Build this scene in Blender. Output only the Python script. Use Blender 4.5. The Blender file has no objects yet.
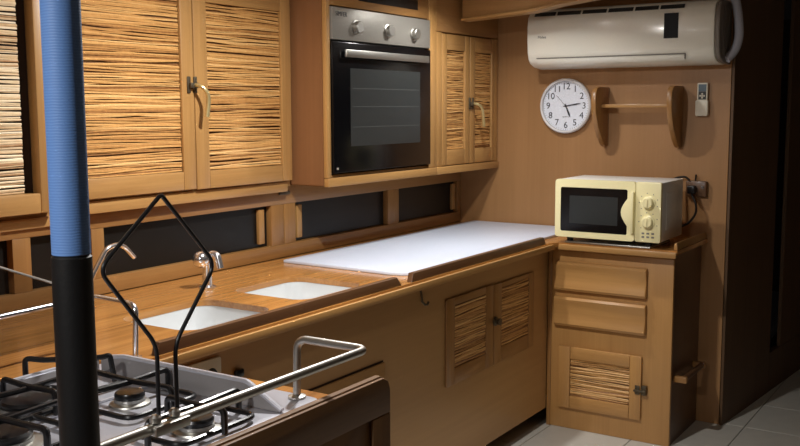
import bpy, bmesh, math, random
from mathutils import Vector, Matrix
random.seed(7)
PI = math.pi
scene = bpy.context.scene
COL = scene.collection

# ------------------------------------------------------------------ camera
YAW, PITCH, ROLL, FPX, CZ = math.radians(32.935), math.radians(6.815), math.radians(-0.221), 954.2, 1.526
_F = Vector((math.cos(PITCH)*math.cos(YAW), math.cos(PITCH)*math.sin(YAW), -math.sin(PITCH)))
_R = _F.cross(Vector((0, 0, 1))).normalized(); _U = _R.cross(_F)
_R2 = math.cos(ROLL)*_R + math.sin(ROLL)*_U; _U2 = -math.sin(ROLL)*_R + math.cos(ROLL)*_U
cam_data = bpy.data.cameras.new('camera'); cam = bpy.data.objects.new('camera', cam_data); COL.objects.link(cam)
m = Matrix((_R2, _U2, -_F)).transposed().to_4x4(); m.translation = Vector((0, 0, CZ)); cam.matrix_world = m
cam_data.sensor_width = 36; cam_data.lens = FPX/800*36; cam_data.clip_start = 0.05
scene.camera = cam

# ------------------------------------------------------------------ world, light, exposure
w = bpy.data.worlds.new('night'); scene.world = w; w.use_nodes = True
w.node_tree.nodes['Background'].inputs[0].default_value = (0.02, 0.022, 0.03, 1)
w.node_tree.nodes['Background'].inputs[1].default_value = 0.5
vs = scene.view_settings
vs.view_transform = 'Standard'; vs.look = 'None'; vs.gamma = 1.0; vs.use_curve_mapping = False; vs.exposure = 0.1
CEIL = 2.14
# recessed ceiling lamps: x, y, watts, beam spread
LAMPS = [(3.72, 1.97, 8.5, 145), (2.28, 1.64, 30, 180), (-0.35, 1.05, 28, 180)]
LAMP_COLOUR = (1.0, 0.988, 0.965)

# ------------------------------------------------------------------ materials
def new_mat(name):
    mt = bpy.data.materials.new(name); mt.use_nodes = True
    nt = mt.node_tree
    return mt, nt, nt.nodes['Principled BSDF']
def srgb(r, g, b):
    f = lambda c: (c/255/12.92) if c/255 <= 0.04045 else ((c/255+0.055)/1.055)**2.4
    return (f(r), f(g), f(b), 1)
def plain(name, col, rough=0.5, metal=0.0, bump=0.0, bscale=200, spec=0.5, var=0.06, coat=0.0):
    mt, nt, p = new_mat(name)
    tc = nt.nodes.new('ShaderNodeTexCoord'); nz = nt.nodes.new('ShaderNodeTexNoise')
    nz.inputs['Scale'].default_value = bscale; nz.inputs['Detail'].default_value = 4
    nt.links.new(tc.outputs['Object'], nz.inputs['Vector'])
    mp = nt.nodes.new('ShaderNodeMapRange'); mp.inputs[3].default_value = 1-var; mp.inputs[4].default_value = 1+var
    nt.links.new(nz.outputs[0], mp.inputs[0])
    mx = nt.nodes.new('ShaderNodeMix'); mx.data_type = 'RGBA'; mx.blend_type = 'MULTIPLY'; mx.inputs[0].default_value = 1
    mx.inputs[6].default_value = col; nt.links.new(mp.outputs[0], mx.inputs[7])
    nt.links.new(mx.outputs[2], p.inputs['Base Color'])
    p.inputs['Roughness'].default_value = rough; p.inputs['Metallic'].default_value = metal
    p.inputs['Specular IOR Level'].default_value = spec; p.inputs['Coat Weight'].default_value = coat
    if bump:
        b = nt.nodes.new('ShaderNodeBump'); b.inputs['Strength'].default_value = bump; b.inputs['Distance'].default_value = 0.002
        nt.links.new(nz.outputs[0], b.inputs['Height']); nt.links.new(b.outputs[0], p.inputs['Normal'])
    return mt
def wood(name, light, dark, axis='x', scale=1.0, rough=0.45, coat=0.0, contrast=0.78, bump=0.05):
    """grain runs along `axis` in object space"""
    mt, nt, p = new_mat(name)
    N = nt.nodes.new; L = nt.links.new
    tc = N('ShaderNodeTexCoord'); oi = N('ShaderNodeObjectInfo')
    add = N('ShaderNodeVectorMath'); add.operation = 'ADD'
    rnd = N('ShaderNodeMath'); rnd.operation = 'MULTIPLY'; rnd.inputs[1].default_value = 13.0; L(oi.outputs['Random'], rnd.inputs[0])
    L(tc.outputs['Object'], add.inputs[0]); L(rnd.outputs[0], add.inputs[1])
    mp = N('ShaderNodeMapping'); s = {'x': (1.2, 16, 16), 'y': (16, 1.2, 16), 'z': (16, 16, 1.2)}[axis]
    mp.inputs['Scale'].default_value = tuple(v*scale for v in s); L(add.outputs[0], mp.inputs[0])
    n1 = N('ShaderNodeTexNoise'); n1.inputs['Scale'].default_value = 1.0; n1.inputs['Detail'].default_value = 6; n1.inputs['Roughness'].default_value = 0.6; n1.inputs['Distortion'].default_value = 0.6
    L(mp.outputs[0], n1.inputs['Vector'])
    mp2 = N('ShaderNodeMapping'); mp2.inputs['Scale'].default_value = tuple(v*scale*(9 if v > 2 else 2.5) for v in s); L(add.outputs[0], mp2.inputs[0])
    n2 = N('ShaderNodeTexNoise'); n2.inputs['Scale'].default_value = 1.0; n2.inputs['Detail'].default_value = 3; L(mp2.outputs[0], n2.inputs['Vector'])
    mixf = N('ShaderNodeMix'); mixf.inputs[0].default_value = 0.35; L(n1.outputs[0], mixf.inputs[2]); L(n2.outputs[0], mixf.inputs[3])
    cr = N('ShaderNodeValToRGB'); cr.color_ramp.elements[0].position = 0.5-0.5*contrast+0.12; cr.color_ramp.elements[1].position = 0.5+0.5*contrast-0.12
    cr.color_ramp.elements[0].color = dark; cr.color_ramp.elements[1].color = light
    L(mixf.outputs[0], cr.inputs[0]); L(cr.outputs[0], p.inputs['Base Color'])
    p.inputs['Roughness'].default_value = rough; p.inputs['Coat Weight'].default_value = coat; p.inputs['Coat Roughness'].default_value = 0.15
    b = N('ShaderNodeBump'); b.inputs['Strength'].default_value = bump; b.inputs['Distance'].default_value = 0.001
    L(n2.outputs[0], b.inputs['Height']); L(b.outputs[0], p.inputs['Normal'])
    return mt
def reed_mat(name, cols):
    mt, nt, p = new_mat(name)
    N = nt.nodes.new; L = nt.links.new
    at = N('ShaderNodeAttribute'); at.attribute_name = 'tone'
    cr = N('ShaderNodeValToRGB'); el = cr.color_ramp.elements
    el[0].position = 0; el[0].color = cols[0]; el[1].position = 1; el[1].color = cols[-1]
    for i, c in enumerate(cols[1:-1]):
        e = el.new((i+1)/(len(cols)-1)); e.color = c
    tc = N('ShaderNodeTexCoord'); nz = N('ShaderNodeTexNoise'); nz.inputs['Scale'].default_value = 60; nz.inputs['Detail'].default_value = 4
    L(tc.outputs['Object'], nz.inputs['Vector'])
    mp = N('ShaderNodeMapRange'); mp.inputs[3].default_value = -0.22; mp.inputs[4].default_value = 0.22; L(nz.outputs[0], mp.inputs[0])
    ad = N('ShaderNodeMath'); ad.operation = 'ADD'; L(at.outputs['Fac'], ad.inputs[0]); L(mp.outputs[0], ad.inputs[1])
    L(ad.outputs[0], cr.inputs[0]); L(cr.outputs[0], p.inputs['Base Color']); p.inputs['Roughness'].default_value = 0.5
    return mt
def glass_dark(name, col, rough=0.06, alpha=1.0, spec=0.35):
    mt, nt, p = new_mat(name)
    nz = nt.nodes.new('ShaderNodeTexNoise'); nz.inputs['Scale'].default_value = 3
    mp = nt.nodes.new('ShaderNodeMapRange'); mp.inputs[3].default_value = rough; mp.inputs[4].default_value = rough*1.6
    nt.links.new(nz.outputs[0], mp.inputs[0]); nt.links.new(mp.outputs[0], p.inputs['Roughness'])
    p.inputs['Base Color'].default_value = col; p.inputs['Alpha'].default_value = alpha; p.inputs['Specular IOR Level'].default_value = spec
    return mt

M = {}
OAK_L, OAK_D = srgb(190, 146, 88), srgb(152, 109, 60)
for ax in 'xyz':
    M['oak_'+ax] = wood('oak_'+ax, OAK_L, OAK_D, ax, 1.0, 0.42, 0.15)
    M['teak_'+ax] = wood('teak_'+ax, srgb(166, 121, 68), srgb(132, 91, 48), ax, 1.0, 0.42, 0.15)
    M['counter_'+ax] = wood('counter_'+ax, srgb(204, 146, 80), srgb(142, 92, 44), ax, 0.6, 0.25, 0.4, 0.62)
    M['brown_'+ax] = wood('brown_'+ax, srgb(104, 70, 42), srgb(76, 50, 30), ax, 1.0, 0.4, 0.2)
    M['stove_'+ax] = wood('stove_'+ax, srgb(132, 94, 54), srgb(102, 72, 40), ax, 1.0, 0.55, 0.0)
for ax in 'yz': M['unit_'+ax] = wood('unit_'+ax, srgb(198, 150, 90), srgb(168, 121, 68), ax, 0.7, 0.4, 0.2, 0.9)
M['bulkhead'] = wood('bulkhead', srgb(168, 124, 79), srgb(148, 107, 65), 'z', 0.45, 0.45, 0.1, 0.8, 0.03)
M['veneer_front'] = wood('veneer_front', srgb(184, 142, 90), srgb(162, 122, 74), 'x', 0.35, 0.45, 0.1, 0.8, 0.03)
M['mahogany'] = wood('mahogany', srgb(140, 96, 60), srgb(120, 80, 48), 'z', 0.5, 0.45, 0.1, 0.8, 0.03)
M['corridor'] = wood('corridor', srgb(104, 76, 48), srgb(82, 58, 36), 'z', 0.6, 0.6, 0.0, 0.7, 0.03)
M['reed'] = reed_mat('reed', [srgb(132, 86, 44), srgb(190, 138, 78), srgb(214, 164, 98), srgb(232, 188, 124)])
M['reed_pale_lit'] = reed_mat('reed_pale_lit', [srgb(170, 128, 88), srgb(222, 190, 146), srgb(240, 216, 178), srgb(250, 234, 204)])  # pale reeds, colours brightened to stand in for stronger light on them
M['gap'] = plain('gap', srgb(46, 29, 16), 0.8)
M['backing'] = plain('backing', srgb(124, 84, 46), 0.8)
M['white_board'] = plain('white_board', srgb(208, 216, 232), 0.35, var=0.02)
M['white_ceramic'] = plain('white_ceramic', srgb(204, 207, 208), 0.2, var=0.02, coat=0.4)
M['ac_plastic'] = plain('ac_plastic', srgb(238, 236, 224), 0.22, var=0.02, coat=0.3)
M['ac_grey'] = plain('ac_grey', srgb(120, 112, 104), 0.5)
M['hose'] = plain('hose', srgb(176, 176, 186), 0.6, bump=0.3, bscale=90)
M['mw_cream'] = plain('mw_cream', srgb(242, 232, 182), 0.3, var=0.02, coat=0.2)
M['mw_side'] = plain('mw_side', srgb(226, 224, 218), 0.35, var=0.03)
M['black_plastic'] = plain('black_plastic', srgb(16, 16, 18), 0.35)
M['black_enamel'] = plain('black_enamel', srgb(20, 20, 22), 0.28, bump=0.05)
M['black_wire'] = plain('black_wire', srgb(28, 30, 34), 0.3, spec=0.6)
M['black_glass'] = glass_dark('black_glass', srgb(9, 9, 11), 0.16)
M['oven_window'] = glass_dark('oven_window', srgb(44, 47, 47), 0.25)
M['panel_dark'] = glass_dark('panel_dark', srgb(20, 18, 16), 0.3)
M['smoked'] = glass_dark('smoked', srgb(34, 26, 20), 0.08, 0.32)
M['steel'] = plain('steel', srgb(186, 184, 178), 0.4, 1.0, bscale=300)
M['steel_panel'] = plain('steel_panel', srgb(150, 146, 138), 0.45, 0.5, bscale=300)
M['chrome'] = plain('chrome', srgb(232, 235, 242), 0.16, 0.95, var=0.01)
M['hob_steel'] = plain('hob_steel', srgb(200, 200, 208), 0.3, 0.3, bscale=200)
M['shield_grey'] = plain('shield_grey', srgb(158, 154, 154), 0.4, 0.3)
M['brass'] = plain('brass', srgb(206, 188, 136), 0.3, 0.7)
M['bronze'] = plain('bronze', srgb(96, 86, 70), 0.45, 0.7)
M['clock_face'] = plain('clock_face', srgb(226, 230, 240), 0.5, var=0.01)
M['clock_rim'] = plain('clock_rim', srgb(214, 212, 212), 0.35, var=0.02)
M['ink'] = plain('ink', srgb(34, 36, 44), 0.6)
M['ink_soft'] = plain('ink_soft', srgb(120, 118, 112), 0.6)
M['remote_white'] = plain('remote_white', srgb(216, 208, 190), 0.4)
M['lcd'] = plain('lcd', srgb(92, 108, 120), 0.25)
M['blue_wrap'] = None
M['sleeve'] = plain('sleeve', srgb(14, 15, 17), 0.5, bump=0.2, bscale=120)
M['outlet'] = plain('outlet', srgb(226, 220, 206), 0.4)
M['tile'] = plain('tile', srgb(190, 186, 176), 0.4, bscale=14, var=0.1)
M['grout'] = plain('grout', srgb(120, 116, 108), 0.8)
M['ceiling_white'] = plain('ceiling_white', srgb(196, 184, 168), 0.7)
M['cabin_wall'] = wood('cabin_wall', srgb(118, 86, 58), srgb(98, 70, 46), 'z', 0.5, 0.5, 0.1, 0.8, 0.03)
M['cord'] = plain('cord', srgb(30, 26, 24), 0.5)
M['screen_black'] = plain('screen_black', srgb(8, 8, 9), 0.4, spec=0.15)
M['shelf_grey'] = plain('shelf_grey', srgb(70, 73, 72), 0.5)
M['rubber'] = plain('rubber', srgb(24, 24, 24), 0.7)

# blue cord wound round the pole: fine horizontal ridges
mt, nt, p = new_mat('blue_wrap')
tc = nt.nodes.new('ShaderNodeTexCoord'); wv = nt.nodes.new('ShaderNodeTexWave'); wv.wave_type = 'BANDS'; wv.bands_direction = 'Z'
wv.inputs['Scale'].default_value = 90; wv.inputs['Distortion'].default_value = 1.2; wv.inputs['Detail'].default_value = 2
nt.links.new(tc.outputs['Object'], wv.inputs['Vector'])
cr = nt.nodes.new('ShaderNodeValToRGB'); cr.color_ramp.elements[0].color = srgb(96, 136, 200); cr.color_ramp.elements[1].color = srgb(108, 150, 212)
nt.links.new(wv.outputs[0], cr.inputs[0]); nt.links.new(cr.outputs[0], p.inputs['Base Color'])
bp = nt.nodes.new('ShaderNodeBump'); bp.inputs['Strength'].default_value = 0.12; bp.inputs['Distance'].default_value = 0.002
nt.links.new(wv.outputs[0], bp.inputs['Height']); nt.links.new(bp.outputs[0], p.inputs['Normal']); p.inputs['Roughness'].default_value = 0.55
M['blue_wrap'] = mt
mt, nt, p = new_mat('lamp_glow')
p.inputs['Base Color'].default_value = (1, 1, 1, 1); p.inputs['Emission Color'].default_value = LAMP_COLOUR+(1,); p.inputs['Emission Strength'].default_value = 12
M['lamp_glow'] = mt

# ------------------------------------------------------------------ mesh helpers (world coordinates)
def nb(): return bmesh.new()
def box(bm, x0, x1, y0, y1, z0, z1, bev=0.0, seg=2):
    x0, x1 = sorted((x0, x1)); y0, y1 = sorted((y0, y1)); z0, z1 = sorted((z0, z1))
    r = bmesh.ops.create_cube(bm, size=1.0)
    vs_ = r['verts']
    for v in vs_:
        v.co = Vector(((x0+x1)/2+v.co.x*(x1-x0), (y0+y1)/2+v.co.y*(y1-y0), (z0+z1)/2+v.co.z*(z1-z0)))
    if bev > 0:
        bev = min(bev, 0.45*min(x1-x0, y1-y0, z1-z0))
        es = list({e for v in vs_ for e in v.link_edges})
        bmesh.ops.bevel(bm, geom=es, offset=bev, segments=seg, affect='EDGES', profile=0.5)
    return bm
def tube(bm, pts, r, n=10, caps=True, closed=False, r_end=None):
    pts = [Vector(q) for q in pts]; k = len(pts)
    rings = []; up = None
    for i in range(k):
        if closed: t = (pts[(i+1) % k]-pts[i-1])
        else: t = pts[min(i+1, k-1)]-pts[max(i-1, 0)]
        t.normalize()
        if up is None:
            a = Vector((0, 0, 1)) if abs(t.z) < 0.9 else Vector((1, 0, 0))
            up = (a-t*a.dot(t)).normalized()
        else:
            up = (up-t*up.dot(t)).normalized()
        s = t.cross(up)
        rr = r if r_end is None else r+(r_end-r)*i/(k-1)
        rings.append([bm.verts.new(pts[i]+rr*(math.cos(2*PI*j/n)*up+math.sin(2*PI*j/n)*s)) for j in range(n)])
    for i in range(k if closed else k-1):
        a, b = rings[i], rings[(i+1) % k]
        for j in range(n):
            bm.faces.new((a[j], a[(j+1) % n], b[(j+1) % n], b[j]))
    if caps and not closed:
        bm.faces.new(rings[0][::-1]); bm.faces.new(rings[-1])
    return bm
def rpath(pts, rad, seg=6, closed=False):
    """polyline with rounded corners"""
    pts = [Vector(q) for q in pts]; out = []; n = len(pts)
    for i, q in enumerate(pts):
        if not closed and i in (0, n-1): out.append(q); continue
        a, b = pts[i-1], pts[(i+1) % n]
        da, db = (a-q), (b-q)
        d = min(rad, da.length*0.45, db.length*0.45)
        p0, p1 = q+da.normalized()*d, q+db.normalized()*d
        for s in range(seg+1):
            t = s/seg; out.append((1-t)**2*p0+2*t*(1-t)*q+t*t*p1)
    return out
def lathe(bm, prof, c, axis='z', n=32):
    """profile [(radius, height)] revolved about an axis through c"""
    c = Vector(c)
    def P(r, h, a):
        u, v = r*math.cos(a), r*math.sin(a)
        if axis == 'z': return c+Vector((u, v, h))
        if axis == 'x': return c+Vector((-h, u, v))      # height points towards -X
        return c+Vector((u, -h, v))                       # height points towards -Y
    rings = []
    for r, h in prof:
        if r < 1e-6: rings.append([bm.verts.new(P(0, h, 0))])
        else: rings.append([bm.verts.new(P(r, h, 2*PI*j/n)) for j in range(n)])
    for a, b in zip(rings, rings[1:]):
        for j in range(n):
            k = (j+1) % n
            if len(a) == 1 and len(b) == 1: continue
            if len(a) == 1: bm.faces.new((a[0], b[k], b[j]))
            elif len(b) == 1: bm.faces.new((a[j], a[k], b[0]))
            else: bm.faces.new((a[j], a[k], b[k], b[j]))
    for rg, rev in ((rings[0], True), (rings[-1], False)):
        if len(rg) > 1: bm.faces.new(rg[::-1] if rev else rg)
    bmesh.ops.recalc_face_normals(bm, faces=bm.faces)
    return bm
def prism(bm, poly, fn, t0, t1, bev=0.0):
    """poly of (u, v); fn(u, v, t) -> world"""
    a = [bm.verts.new(fn(u, v, t0)) for u, v in poly]; b = [bm.verts.new(fn(u, v, t1)) for u, v in poly]
    n = len(poly); fs = [bm.faces.new(a[::-1]), bm.faces.new(b)]
    for i in range(n):
        j = (i+1) % n; fs.append(bm.faces.new((a[i], a[j], b[j], b[i])))
    bmesh.ops.recalc_face_normals(bm, faces=fs)
    if bev:
        es = [e for e in fs[0].edges]+[e for e in fs[1].edges]
        bmesh.ops.bevel(bm, geom=list(set(es)), offset=bev, segments=2, affect='EDGES', profile=0.5)
    return bm
def rrect(u0, u1, v0, v1, r, seg=5):
    out = []
    for cu, cv, a0 in ((u1-r, v1-r, 0), (u0+r, v1-r, PI/2), (u0+r, v0+r, PI), (u1-r, v0+r, 1.5*PI)):
        for s in range(seg+1):
            a = a0+PI/2*s/seg; out.append((cu+r*math.cos(a), cv+r*math.sin(a)))
    return out
def slab_holes(bm, outer, holes, z0, z1):
    for z in (z1, z0):
        es = []
        for lp in [outer]+holes:
            vv = [bm.verts.new((x, y, z)) for x, y in lp]
            es += [bm.edges.new((vv[i], vv[(i+1) % len(vv)])) for i in range(len(vv))]
        bmesh.ops.triangle_fill(bm, use_beauty=True, use_dissolve=False, edges=es, normal=(0, 0, 1))
    bm.verts.ensure_lookup_table()
    k = sum(len(l) for l in [outer]+holes); base = 0
    top = [v for v in bm.verts if abs(v.co.z-z1) < 1e-6]; bot = [v for v in bm.verts if abs(v.co.z-z0) < 1e-6]
    for lp in [outer]+holes:
        n = len(lp)
        for i in range(n):
            j = (i+1) % n
            bm.faces.new((top[base+i], bot[base+i], bot[base+j], top[base+j]))
        base += n
    bmesh.ops.recalc_face_normals(bm, faces=bm.faces)
    return bm

def wloc(o):
    v = Vector(o.location)
    while o.parent: o = o.parent; v += o.location
    return v
def obj(name, bm, mat, parent=None, smooth=True, label=None, base=None, kind=None):
    xs = [v.co for v in bm.verts]
    lo = Vector((min(c.x for c in xs), min(c.y for c in xs), min(c.z for c in xs)))
    hi = Vector((max(c.x for c in xs), max(c.y for c in xs), max(c.z for c in xs)))
    c = Vector(((lo.x+hi.x)/2, (lo.y+hi.y)/2, lo.z)) if base is None else Vector(base)
    for v in bm.verts: v.co -= c
    me = bpy.data.meshes.new(name); bm.to_mesh(me); bm.free()
    me.materials.append(M[mat] if isinstance(mat, str) else mat)
    if smooth:
        for pl in me.polygons: pl.use_smooth = True
        me.set_sharp_from_angle(angle=math.radians(35))
    o = bpy.data.objects.new(name, me); COL.objects.link(o)
    if parent: o.parent = parent; o.location = c-wloc(parent)
    else: o.location = c
    if label: o['label'] = label
    if kind: o['kind'] = kind
    return o
def thing(name, label, cat, loc, group=None):
    o = bpy.data.objects.new(name, None); COL.objects.link(o); o.location = loc; o.empty_display_size = 0.1
    o['label'] = label; o['category'] = cat
    if group: o['group'] = group
    return o
def tag(o, label, cat, group=None):
    o['label'] = label; o['category'] = cat
    if group: o['group'] = group
    return o
def struct(name, bm, mat, label=None, smooth=False):
    o = obj(name, bm, mat, None, smooth); o['kind'] = 'structure'
    if label: o['label'] = label
    return o
def text(name, body, size, mat, parent, loc, u, v, extrude=0.0006, align='CENTER', label=None, sx=1.0):
    """flat lettering: u = reading direction, v = up"""
    cu = bpy.data.curves.new(name, 'FONT'); cu.body = body; cu.size = size; cu.extrude = extrude; cu.align_x = align; cu.align_y = 'CENTER'; cu.resolution_u = 3
    t = bpy.data.objects.new(name+'_tmp', cu); COL.objects.link(t)
    bpy.context.view_layer.update()
    me = bpy.data.meshes.new_from_object(t.evaluated_get(bpy.context.evaluated_depsgraph_get()))
    bpy.data.objects.remove(t); bpy.data.curves.remove(cu)
    u, v = Vector(u), Vector(v); n = u.cross(v)
    mt = Matrix((u, v, n)).transposed()
    for q in me.vertices:
        q.co = mt @ Vector((q.co.x*sx, q.co.y, q.co.z))
    me.name = name; me.materials.clear(); me.materials.append(M[mat])
    o = bpy.data.objects.new(name, me); COL.objects.link(o); o.parent = parent; o.location = Vector(loc)-wloc(parent)
    if label: o['label'] = label
    return o

# facing maps: (u, depth towards viewer, z) -> world
def faceY(Y0): return lambda u, d, z: Vector((u, Y0-d, z))
def faceX(X0): return lambda u, d, z: Vector((X0-d, u, z))
def fbox(bm, fm, u0, u1, d0, d1, z0, z1, bev=0.0):
    a, b = fm(u0, d0, z0), fm(u1, d1, z1)
    return box(bm, a.x, b.x, a.y, b.y, a.z, b.z, bev)

def reeds(fm, u0, u1, z0, z1, d, mat, parent, pitch=0.0088, wob=0.0025, nseg=7, name='reed_panel'):
    """split-reed infill: every stick is real, irregular and overlaps its neighbour a little"""
    bm = nb(); lay = bm.verts.layers.float.new('tone')
    z = z0+0.003
    while z < z1-0.002:
        r = random.uniform(0.0021, 0.0043); tone = min(1, max(0, random.gauss(0.55, 0.24)))
        if random.random() < 0.06: z += random.uniform(0.001, 0.004)
        dd = d+random.uniform(-0.002, 0.0025); tilt = random.gauss(0, 0.0022)
        ph = random.uniform(0, 6.28); fr = random.uniform(2, 9)
        prev = None
        for i in range(nseg+1):
            t = i/nseg; u = u0+(u1-u0)*t
            zz = z+tilt*(t-0.5)*2+wob*math.sin(ph+fr*t)*random.uniform(0.5, 1)
            rr = r*random.uniform(0.75, 1.15); zz = min(max(zz, z0+rr*0.9), z1-rr*0.9)
            ring = []
            for a in range(5):
                an = 2*PI*a/5+0.3
                v = bm.verts.new(fm(u, dd+rr*0.8*math.cos(an), zz+rr*math.sin(an))); v[lay] = tone+random.uniform(-0.06, 0.06); ring.append(v)
            if prev:
                for a in range(5): bm.faces.new((prev[a], prev[(a+1) % 5], ring[(a+1) % 5], ring[a]))
            prev = ring
        z += r*1.42+random.uniform(0, pitch*0.14)
    bmesh.ops.recalc_face_normals(bm, faces=bm.faces)
    o = obj(name, bm, mat, parent, True, 'irregular split-reed infill'); o['kind'] = 'stuff'
    return o
def frame_door(root, fm, u0, u1, z0, z1, stile_l, stile_r, rail_b, rail_t, thick, d0, wv, wh, reedmat, recess=0.012, name='door', label=None, wob=0.0025, gap_r=0.002, back='backing'):
    """door = frame with rails, backing board and reed infill as sub-parts. u0 is the left edge in view"""
    s = 1 if u1 > u0 else -1
    g = nb(); fbox(g, fm, u0+s*0.004, u1-s*0.004, d0, d0+0.003, z0+0.004, z1-0.004)
    dr = obj(name, g, back, root, False, label)
    for a, b in ((u0, u0+s*stile_l), (u1-s*stile_r, u1)):
        g = nb(); fbox(g, fm, a, b, d0+0.0032, d0+thick, z0, z1, 0.004); obj('stile', g, wv, dr)
    for zz0, zz1 in ((z0, z0+rail_b), (z1-rail_t, z1)):
        g = nb(); fbox(g, fm, u0+s*(stile_l+0.0006), u1-s*(stile_r+0.0006), d0+0.0032, d0+thick-0.0008, zz0, zz1, 0.003)
        obj('rail', g, wh, dr)
    reeds(fm, u0+s*(stile_l+0.002), u1-s*(stile_r+gap_r), z0+rail_b+0.001, z1-rail_t-0.001, d0+thick-recess, reedmat, dr, wob=wob)
    return dr
def hook_handle(parent, fm, u, z, d, L=0.1, droop=0.035, s=1):
    """two small plates and a curved brass lever"""
    for a in (-0.024, 0.008):
        g = nb(); fbox(g, fm, u+a, u+a+0.016, d+0.0003, d+0.006, z-0.03, z+0.03, 0.003); obj('latch_plate', g, 'bronze', parent)
    g = nb(); fbox(g, fm, u-0.02, u+0.02, d+0.0062, d+0.02, z-0.012, z+0.008, 0.004); h = obj('latch_bolt', g, 'bronze', parent)
    g = nb()
    pts = [fm(u, d+0.012, z), fm(u+0.004*s, d+0.038, z-0.004), fm(u+0.018*s, d+0.052, z-0.02), fm(u+0.03*s, d+0.054, z-0.05), fm(u+droop*s, d+0.05, z-L)]
    pts = [Vector(q) for q in pts]; sm = []
    for i in range(len(pts)-1):
        p0 = pts[max(i-1, 0)]; p1 = pts[i]; p2 = pts[i+1]; p3 = pts[min(i+2, len(pts)-1)]
        for k in range(5):
            t = k/5; sm.append(0.5*((2*p1)+(-p0+p2)*t+(2*p0-5*p1+4*p2-p3)*t*t+(-p0+3*p1-3*p2+p3)*t**3))
    sm.append(pts[-1])
    tube(g, sm, 0.0065, 10, r_end=0.0085); obj('lever', g, 'brass', parent, True)
    return h

# ------------------------------------------------------------------ key planes
XF = 4.159      # front of drawer unit
BW = 4.60       # bulkhead
YP = 1.852      # base cabinet front
YU = 2.346      # protruding wall units
YD = 2.54       # recessed wall doors
YW = 2.575      # sliding-panel row
CT = 0.905      # worktop height
UB = 1.21       # underside of wall units

# ------------------------------------------------------------------ room
g = nb(); box(g, -1.6, 7.6, -1.7, 3.0, -0.06, -0.004); floor = struct('floor', g, 'grout', 'pale grey tiled cabin floor')
g0 = nb(); box(g0, 0, 0.396, 0, 0.396, 0, 0.006, 0.0015, 1); 
for v in g0.verts: v.co -= Vector((0.2, 0.2, 0))
tile_me = bpy.data.meshes.new('floor_tile'); g0.to_mesh(tile_me); g0.free(); tile_me.materials.append(M['tile'])
for i in range(12):
    for j in range(8):
        x, y = 2.0+0.4*i+0.03, -0.9+0.4*j+0.13
        if x > 6.2: continue
        o = bpy.data.objects.new('floor_tile', tile_me); COL.objects.link(o); o.parent = floor
        o.location = Vector((x, y, -0.006))-wloc(floor)
g = nb(); box(g, -1.6, 7.6, -1.7, 3.0, CEIL, CEIL+0.05); struct('ceiling', g, 'ceiling_white')
g = nb(); box(g, -1.6, BW+0.03, 2.66, 2.72, 0, CEIL); struct('wall_left', g, 'cabin_wall')
g = nb(); box(g, BW, BW+0.03, 1.142, 2.655, 0, CEIL-0.002, 0.002); struct('wall_back', g, 'bulkhead', 'plain varnished veneer bulkhead at the end of the galley')
g = nb(); box(g, -1.66, -1.61, -1.7, 2.7, 0, CEIL); struct('wall_rear', g, 'cabin_wall')
g = nb(); box(g, -1.6, 7.6, -1.76, -1.71, 0, CEIL); struct('wall_right', g, 'cabin_wall')
# passage beyond the bulkhead: side panel, raised sill, dark opening
def slant(a, b, h0, h1, th, name, mat, label=None):
    a, b = Vector((a[0], a[1], 0)), Vector((b[0], b[1], 0)); d = (b-a).normalized(); n = Vector((-d.y, d.x, 0))
    g = nb(); prism(g, [(a.x, a.y), (b.x, b.y), ((b+n*th).x, (b+n*th).y), ((a+n*th).x, (a+n*th).y)], lambda u, v, t: Vector((u, v, t)), h0, h1)
    return struct(name, g, mat, label)
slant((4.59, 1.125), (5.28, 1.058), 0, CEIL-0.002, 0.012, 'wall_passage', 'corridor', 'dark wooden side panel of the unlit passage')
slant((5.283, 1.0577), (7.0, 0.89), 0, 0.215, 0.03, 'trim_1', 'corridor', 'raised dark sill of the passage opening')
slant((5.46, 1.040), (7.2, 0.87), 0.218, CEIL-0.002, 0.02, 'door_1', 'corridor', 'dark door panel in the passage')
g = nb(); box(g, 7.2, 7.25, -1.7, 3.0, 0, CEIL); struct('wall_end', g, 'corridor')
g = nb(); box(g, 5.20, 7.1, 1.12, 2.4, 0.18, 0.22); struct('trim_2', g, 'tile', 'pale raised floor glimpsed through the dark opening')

# ------------------------------------------------------------------ downlights
for i, (x, y, wt, spr) in enumerate(LAMPS):
    t = thing('ceiling_downlight', ('recessed round ceiling lamp near the air conditioner', 'recessed round ceiling lamp above the sink counter', 'recessed round ceiling lamp behind the blue pole')[i], 'ceiling lamp', (x, y, CEIL), 'recessed ceiling lamps')
    g = nb(); lathe(g, [(0.036, -0.001), (0.036, -0.008), (0.055, -0.008), (0.058, -0.001)], (x, y, CEIL), 'z', 28); obj('ring', g, 'chrome', t)
    g = nb(); lathe(g, [(0.0, -0.004), (0.035, -0.004)], (x, y, CEIL), 'z', 24); obj('diffuser', g, 'lamp_glow', t)
    ld = bpy.data.lights.new('lamp_bulb', 'AREA'); ld.shape = 'DISK'; ld.size = 0.068; ld.energy = wt; ld.color = LAMP_COLOUR; ld.spread = math.radians(spr)
    lo = bpy.data.objects.new('lamp_bulb', ld); COL.objects.link(lo); lo.parent = t; lo.location = (0, 0, -0.012)

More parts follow.
